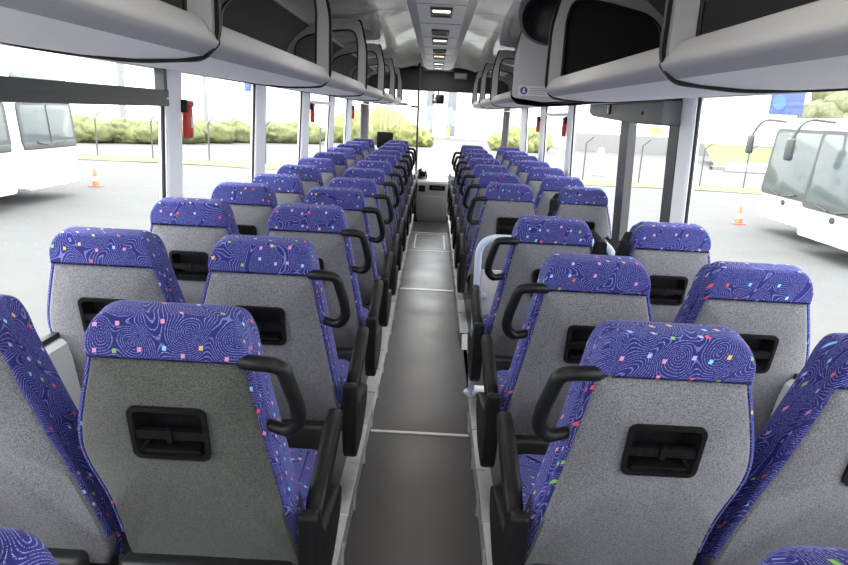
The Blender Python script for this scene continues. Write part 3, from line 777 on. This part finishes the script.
# ------------------------------------------------------------------ outside
G = -1.05
def slab(name, pts, mt, z=G):
    m = MB(); m.add([(x, y, z) for x, y in pts] + [(x, y, z - .25) for x, y in pts], [tuple(range(len(pts)))] + [(i, (i + 1) % len(pts), len(pts) + (i + 1) % len(pts), len(pts) + i) for i in range(len(pts))])
    return struct(m.build(name, mt, None, 0))
slab('ground', [(-140, -60), (140, -60), (140, 28.0), (-140, 28.0)], M['ground'])
slab('road', [(-140, 31.0), (140, 31.0), (140, 150), (-140, 150)], M['road'], G)
v = MB()
rows = []
for j in range(5):
    y = 28.0 + 3.0 * j / 4
    rows.append([(-80 + 160 * i / 80, y + .25 * math.sin(i * 1.7 + j), G + .02 + .05 * math.sin(j / 4 * math.pi)) for i in range(81)])
v.strip(rows); o = v.build('grass_verge', M['grass'], None, 60); struct(o)
slab('ground_under_verge', [(-140, 28.0), (140, 28.0), (140, 31.0), (-140, 31.0)], M['road'], G - .01)
# grassy bank behind the road, rising towards the buildings
rows = [[(18.6 + 1.3 * i + .5 * j, 43 + 1.6 * j + .12 * i, G + .12 + .21 * j - .012 * i + .05 * math.sin(i * 1.3 + j)) for i in range(40)] for j in range(7)]
v = MB(); v.strip(rows); struct(v.build('bank_lawn', M['bank'], None, 60))
v = MB(); v.strip([[(18.2 + 1.3 * i, 42.4 + .12 * i + d, z) for i in range(40)] for d, z in ((0, G), (0, G + .22), (.5, G + .24), (.5, G))]); struct(v.build('kerb', M['buildg'], None, 20))

def bus(loc, rz, kind, label):
    t = thing('parked_coach', label, 'bus', loc, rz, 'white parked coaches')
    Hh = 3.05 if kind == 'low' else 3.38; W2 = 1.27; L = 11.0
    # side profile (x forward, z up), swept across the width with rounded flanks
    prof = smooth_loop([(-L, .34), (-.12, .34), (.0, .55), (.02, 1.15), (-.14, Hh - .26), (-.42, Hh), (-L, Hh)], [.1, .12, .12, .1, .25, .25, .15], 6)
    m = MB(); m.pillow(prof, lambda a, b, d: Vector((a, d, b)), -W2, W2, .16, .16, 5); body = m.build('body', M['bwhite'], t, 50)
    wz0, wz1 = (1.12, 2.70) if kind == 'low' else (1.50, 2.44)
    def fx(z): return .02 - .16 * (z - 1.15) / (Hh - .26 - 1.15)
    def front(a, z, d): return Vector((fx(z) + d - .10 * (a / W2) ** 4 * 0, a, z))
    m = MB(); m.pillow(rrect(-1.10, 1.10, wz0, wz1, .12), front, -.02, .03, .0, .02); m.build('windscreen', M['bglass'], t, 40)
    m = MB(); m.ring(rrect(-1.17, 1.17, wz0 - .10, wz1 + .06, .14), rrect(-1.08, 1.08, wz0 + .05, wz1 - .03, .10), front, -.01, .032); m.build('screen_surround', M['bdark'], t, 40)
    if kind != 'low':
        m = MB(); m.pillow(rrect(-1.15, 1.15, 2.60, 3.24, .14), front, -.02, .03, .0, .02); m.build('upper_screen', M['bglass'], t, 40)
        m = MB(); m.pillow(rrect(-1.14, 1.14, 1.34, 1.52, .05), front, -.02, .04, .0, .02); m.build('wiper_scuttle', M['bdark'], t, 40)
    m = MB(); m.pillow(rrect(-1.16, 1.16, .36, .68, .08), lambda a, b, d: Vector((d, a, b)), -.1, .06, .0, .04); m.build('bumper', M['bwhite'], t, 40)
    if kind != 'low': m = MB(); m.tube([front(0, wz0, .04), front(0, wz1, .04)], .012, 6); m.build('centre_bar', M['bdark'], t)
    if kind == 'low':
        m = MB(); m.tube(smooth_path([(-.35, -1.1, Hh - .12), (.35, -1.16, Hh - .06), (.55, -1.22, Hh - .55)], .3), .035, 8); arm = m.build('mirror_arm', M['bdark'], t)
        m = MB(); m.box(.48, .62, -1.33, -1.11, Hh - 1.0, Hh - .5, .05); m.build('mirror_head', M['bdark'], arm)
    for sy in (-1, 1):
        m = MB(); m.tube([front(sy * .15, wz0 - .06, .05), front(sy * .62, wz0 + .02, .06)], .018, 6); m.build('wiper', M['bdark'], t)
        m = MB(); m.pillow(rrect(sy * .92 - .16, sy * .92 + .16, .74, .92, .06), lambda a, b, d: Vector((d + .01, a, b)), -.05, .015, .0, .012); m.build('headlamp', M['white'], t)
        m = MB(); m.pillow(rrect(-L + .3, -.95, 1.5, 2.62, .12), lambda a, b, d: Vector((a, sy * (W2 + d), b)), -.03, .008, .0, .006); m.build('side_glazing', M['bglass'], t)
        for wxp in (-2.4, -8.2):
            m = MB(); m.lathe([(.30, -.16), (.48, -.14), (.50, 0), (.48, .10), (.25, .12)], (0, 0, 0), 24, 'y'); m.v = [(a + wxp, b + sy * 1.14, c + .50) for a, b, c in m.v]; m.build('wheel', M['tyre'], t)
    m = MB(); m.prism(rrect(-.26, .26, .50, .61, .01), lambda a, b, d: Vector((d, a, b)), .055, .068); m.build('number_plate', M['paper'], t)
    if kind == 'low':
        m = MB(); m.pillow([(.10 * math.cos(q * math.pi / 12), .88 + .075 * math.sin(q * math.pi / 12)) for q in range(24)], lambda a, b, d: Vector((d, a, b)), .0, .03, 0, .008); m.build('oval_emblem', M['bdark'], t)
    return t
bus((9.25, 16.9, G), math.pi, 'low', 'white coach with pale tall windscreen parked beyond the rear window on the middle door side')
bus((8.65, 13.75, G), math.pi, 'low', 'white coach nearer than its twin, cut off by the photo edge, middle door side')
bus((-9.95, 16.7, G), 0, 'tall', 'tall white coach with upper screen parked across the yard behind the hopper window')
bus((-9.9, 13.85, G), 0, 'tall', 'tall white coach cut off by the photo edge, opposite the middle door')

def cone(loc, label):
    t = thing('traffic_cone', label, 'traffic cone', loc)
    m = MB(); m.lathe([(.12, .03), (.028, .52), (.02, .53)], (0, 0, 0), 20); m.build('cone_body', M['cone'], t)
    m = MB(); m.lathe([(.092, .18), (.060, .34)], (0, 0, 0), 20); m.v = [(a * 1.02, b * 1.02, c) for a, b, c in m.v]; m.build('white_band', M['conew'], t)
    m = MB(); m.box(-.16, .16, -.16, .16, .0, .035, .01); m.build('foot', M['cone'], t)
cone((-10.4, 19.6, G), 'orange traffic cone with white band beside the tall white coach')
cone((9.0, 18.62, G), 'orange traffic cone with white band near the low white coach and grass verge')

# fence posts with angled tops along the verge
fx_ = [-20.6, -18.0, -15.45, -12.9, -10.3, -7.7, -5.2, 4.2, 6.85, 9.4, 12.2, 14.2, 16.9, 19.5]
for i, x in enumerate(fx_):
    t = thing('fence_post', 'thin grey fence post with angled top on the verge, %s from the hedge end' % ordn[i], 'fence post', (x, 29.5, G), 0, 'verge fence posts')
    m = MB(); m.tube([(0, 0, -.1), (0, 0, 1.75)], .035, 8); m.build('upright', M['fence'], t)
    m = MB(); m.tube([(0, 0, 1.74), (.28, -.12, 2.02)], .03, 8); m.build('angled_arm', M['fence'], t)

def blob(center, rad, seed, sub=4):
    bm = bmesh.new(); bmesh.ops.create_icosphere(bm, subdivisions=sub, radius=1.0)
    for v in bm.verts:
        d = v.co.normalized(); q = d * 2.2 + Vector((seed * 3.1, seed * 1.7, 0))
        k = 1 + .28 * noise.noise(q) + .16 * noise.noise(q * 3) + .05 * noise.noise(q * 8)
        v.co = Vector((d.x * rad[0], d.y * rad[1], d.z * rad[2])) * k + Vector(center)
        v.co.z = max(v.co.z, .0)
    return bm
hedge_pts = [(-23.5, 38.0, 1.45), (-21.2, 38.4, 1.5), (-19.0, 39.8, 1.42), (-17.2, 41.8, 1.5), (-15.8, 44.0, 1.38), (-14.2, 46.3, 1.5), (-12.3, 48.0, 1.5), (-10.3, 49.3, 1.55)]
t = thing('hedge', 'long olive green clipped hedge across the road, opposite the middle door', 'hedge', (-17, 43, G))
m = MB(); st = MB()
for i, (x, y, h) in enumerate(hedge_pts):
    for j, (dx, dy, q, sb) in enumerate(((0, 0, 1, 4), (.9, .2, .93, 3), (-.9, -.2, .9, 3))): m.bm(blob((x + 17 + dx, y - 43 + dy, h * .46 * q), (1.25, .95, h * .55 * q), i * 3 + j + 1, sb))
    st.tube([(x + 17, y - 43, -.1), (x + 17.05, y - 43, .5)], .06, 7)
m.build('foliage', M['shrub'], t, 180); st.build('hedge_stem', M['bark'], t)
for lab, x0, cl in (('yellow green overgrown hedge seen through the windscreen behind the driver headrest', -4.6, ((-3.0, 1.1, 2.2), (-2.0, 1.2, 2.5), (-.9, 1.2, 2.75), (.2, 1.2, 2.95), (1.2, 1.1, 2.6), (2.2, 1.0, 2.1), (3.1, .8, 1.5), (3.8, .7, 1.1))),
                    ('pale green low hedge seen through the windscreen beside the front curtain, middle door side', 6.9, ((-1.6, .9, 1.5), (-.6, 1.0, 1.9), (.5, 1.1, 2.0), (1.5, 1.0, 1.8)))):
    t = thing('hedge', lab, 'hedge', (x0, 53, G)); m = MB(); st = MB()
    for i, (dx, w_, h) in enumerate(cl):
        m.bm(blob((dx, .3 * math.sin(i * 2.1), h * .47), (w_, .9, h * .55), i + 60 + int(x0), 4)); st.tube([(dx, 0, -.1), (dx, .05, .5)], .06, 7)
    m.build('foliage', M['shrub2'], t, 180); st.build('hedge_stem', M['bark'], t)
for i, (x, y, h, w, lab) in enumerate(((31.5, 52, 6.6, 2.6, 'hazy olive tree behind the blue sign, nearer to it'), (36.5, 53, 7.2, 3.2, 'hazy olive tree at the photo edge beyond the low white coach'))):
    t = thing('tree', lab, 'tree', (x, y, G))
    m = MB()
    for j in range(9): m.bm(blob((random.uniform(-w, w) * .6, random.uniform(-1, 1), h * random.uniform(.5, .85)), (w * .5, w * .45, h * .17), i * 10 + j + 80, 3))
    m.build('crown', M['tree'], t, 180)
    m = MB(); m.tube([(0, 0, -.1), (.1, 0, h * .35), (.0, .1, h * .7)], [.22, .16, .08], 8); m.build('trunk', M['bark'], t)

# buildings
def building(name, label, x0, x1, y0, y1, h, mt, extras):
    t = thing(name, label, 'building', ((x0 + x1) / 2, y0, G)); w = (x1 - x0) / 2
    m = MB(); m.box(-w, w, 0, y1 - y0, -.1, h); m.build('wall', mt, t, 0)
    m = MB(); m.box(-w - .1, w + .1, -.1, y1 - y0 + .1, h, h + .25); m.build('roof_edge', M['build'], t, 0)
    for nm, mm, a0, a1, b0, b1 in extras:
        m = MB(); m.box(a0 - (x0 + x1) / 2, a1 - (x0 + x1) / 2, -.08, .02, b0 - G, b1 - G); m.build(nm, mm, t, 0)
    return t
building('warehouse', 'long white warehouse wall beyond the far hedge', -75, -9, 62, 82, 11, M['build'], [('grey_panel', M['buildg'], -30, -29.4, G, 7), ('grey_panel', M['buildg'], -22, -21.6, G, 7)])
building('depot_building', 'white depot with grey loading doors seen through the windscreen', -6, 11.5, 75, 95, 10, M['build'],
         [('shutter', M['doorgrey'], -1.15, -.30, G + .2, 4.0), ('shutter', M['doorgrey'], 1.25, 2.25, G + .2, 4.0), ('wall_plate', M['dash'], .1, .55, 1.35, 1.75)])
building('office_block', 'white building with grey base beyond the road on the middle door side', 12.2, 21.9, 60, 74, 9, M['build'],
         [('grey_base', M['buildg'], 12.2, 21.9, G, .55), ('window', M['doorgrey'], 14.2, 14.5, 2.1, 2.3), ('window', M['doorgrey'], 14.8, 15.1, 2.1, 2.3), ('yellow_sign', M['yellow'], 19.5, 20.6, .80, 1.4), ('brown_door_post', M['brown'], 21.3, 21.6, G, 1.5)])
building('factory_hall', 'plain white hall above the green bank', 24.5, 75, 64, 90, 13, M['build'], [('grey_base', M['buildg'], 24.5, 75, G, .1)])
for i, (x, lab) in enumerate(((-.85, 'yellow bollard beside the first grey loading door'), (1.5, 'yellow bollard before the second grey loading door'))):
    t = thing('bollard', lab, 'bollard', (x, 73.5, G)); m = MB(); m.lathe([(.14, 0), (.14, 1.25), (.09, 1.33)], (0, 0, 0), 14); m.build('shaft', M['yellow'], t)
    m = MB(); m.lathe([(.22, 0), (.22, .06)], (0, 0, 0), 14); m.build('base', M['buildg'], t)
t = thing('marker_post', 'stout white rounded marker post standing by the road', 'post', (8.45, 33, G))
m = MB(); m.lathe([(.27, .0), (.27, .95), (.20, 1.1), (.16, 1.16), (.15, 1.36), (.05, 1.42)], (0, 0, 0), 18); m.build('shaft', M['build'], t); m = MB(); m.lathe([(.3, 0), (.3, .08)], (0, 0, 0), 18); m.build('base', M['buildg'], t)
t = thing('road_barrier', 'long low white barrier block at the foot of the green bank', 'barrier', (20.5, 41.2, G))
m = MB(); m.box(-1.9, 1.9, -.2, .2, 0, .62, .08); m.build('block', M['build'], t); m = MB(); m.box(-1.95, 1.95, -.26, .26, 0, .12, .03); m.build('foot', M['buildg'], t)
def sign(loc, w, h, pole, label, emblem):
    t = thing('blue_sign', label, 'sign', loc)
    m = MB(); m.box(-w / 2, w / 2, -.04, .04, -h / 2, h / 2, .02); m.build('board', M['signblue'], t)
    for x in pole:
        m = MB(); m.tube([(x, .1, G - loc[2] - .1), (x, .1, h * .4)], .07, 8); m.build('pole', M['fence'], t)
    if emblem:
        m = MB(); m.prism([( -w * .25 + w * .20 * math.cos(q * math.pi / 10), h * .30 * math.sin(q * math.pi / 10)) for q in range(20)], lambda a, b, d: (a, d, b), -.06, -.045); m.build('emblem', M['signlight'], t)
sign((23.6, 45, 3.48), 2.25, 1.6, (.95,), 'blue road sign with bright oval emblem above the low white coach', True)
sign((-12.75, 45, 2.95), .7, 1.0, (.45,), 'small blue sign on a grey post beyond the hedge', True)

# ------------------------------------------------------------------ light and camera
w = bpy.data.worlds.new('overcast_sky'); scene.world = w; w.use_nodes = True
nt = w.node_tree; bg = nt.nodes['Background']
bg.inputs[0].default_value = (.95, .98, 1.0, 1); bg.inputs[1].default_value = 6.2
sun = bpy.data.lights.new('veiled_sun', 'SUN'); sun.energy = 3.2; sun.angle = R(35); so = bpy.data.objects.new('veiled_sun', sun); COL.objects.link(so); so.rotation_euler = (R(28), R(-12), 0)

for y in (-.6, .9, 2.7, 4.65, 6.45, 8.2, 9.45, 10.4):                # the channel's lamps, the first three unseen, added overhead and behind to brighten the interior
    la = bpy.data.lights.new('channel_lamp_light', 'AREA'); la.shape = 'RECTANGLE'; la.size = .12; la.size_y = .2; la.energy = 5; la.color = (1, .93, .82)
    lo = bpy.data.objects.new('channel_lamp_light', la); COL.objects.link(lo); lo.location = (0, y, 2.318)

cam = bpy.data.cameras.new('camera'); co = bpy.data.objects.new('camera', cam); COL.objects.link(co); scene.camera = co
cam.sensor_width = 36; cam.lens = 636 / 848 * 36; cam.clip_start = .02; cam.clip_end = 500
p_, y_, r_ = R(14.95), R(.32), R(2.89)
fw = Vector((-math.sin(y_) * math.cos(p_), math.cos(y_) * math.cos(p_), -math.sin(p_))); rt = Vector((math.cos(y_), math.sin(y_), 0)); up = rt.cross(fw)
rt2 = math.cos(r_) * rt + math.sin(r_) * up; up2 = -math.sin(r_) * rt + math.cos(r_) * up
mw = Matrix((rt2, up2, -fw)).transposed().to_4x4(); mw.translation = (0, 0, 1.656); co.matrix_world = mw
scene.view_settings.view_transform = 'Standard'; scene.view_settings.look = 'None'; scene.view_settings.exposure = 0.30; scene.view_settings.gamma = 1.0
scene.view_settings.use_curve_mapping = False
scene.cycles.max_bounces = 10; scene.cycles.diffuse_bounces = 6; scene.cycles.transparent_max_bounces = 12
scene.cycles.sample_clamp_indirect = 8
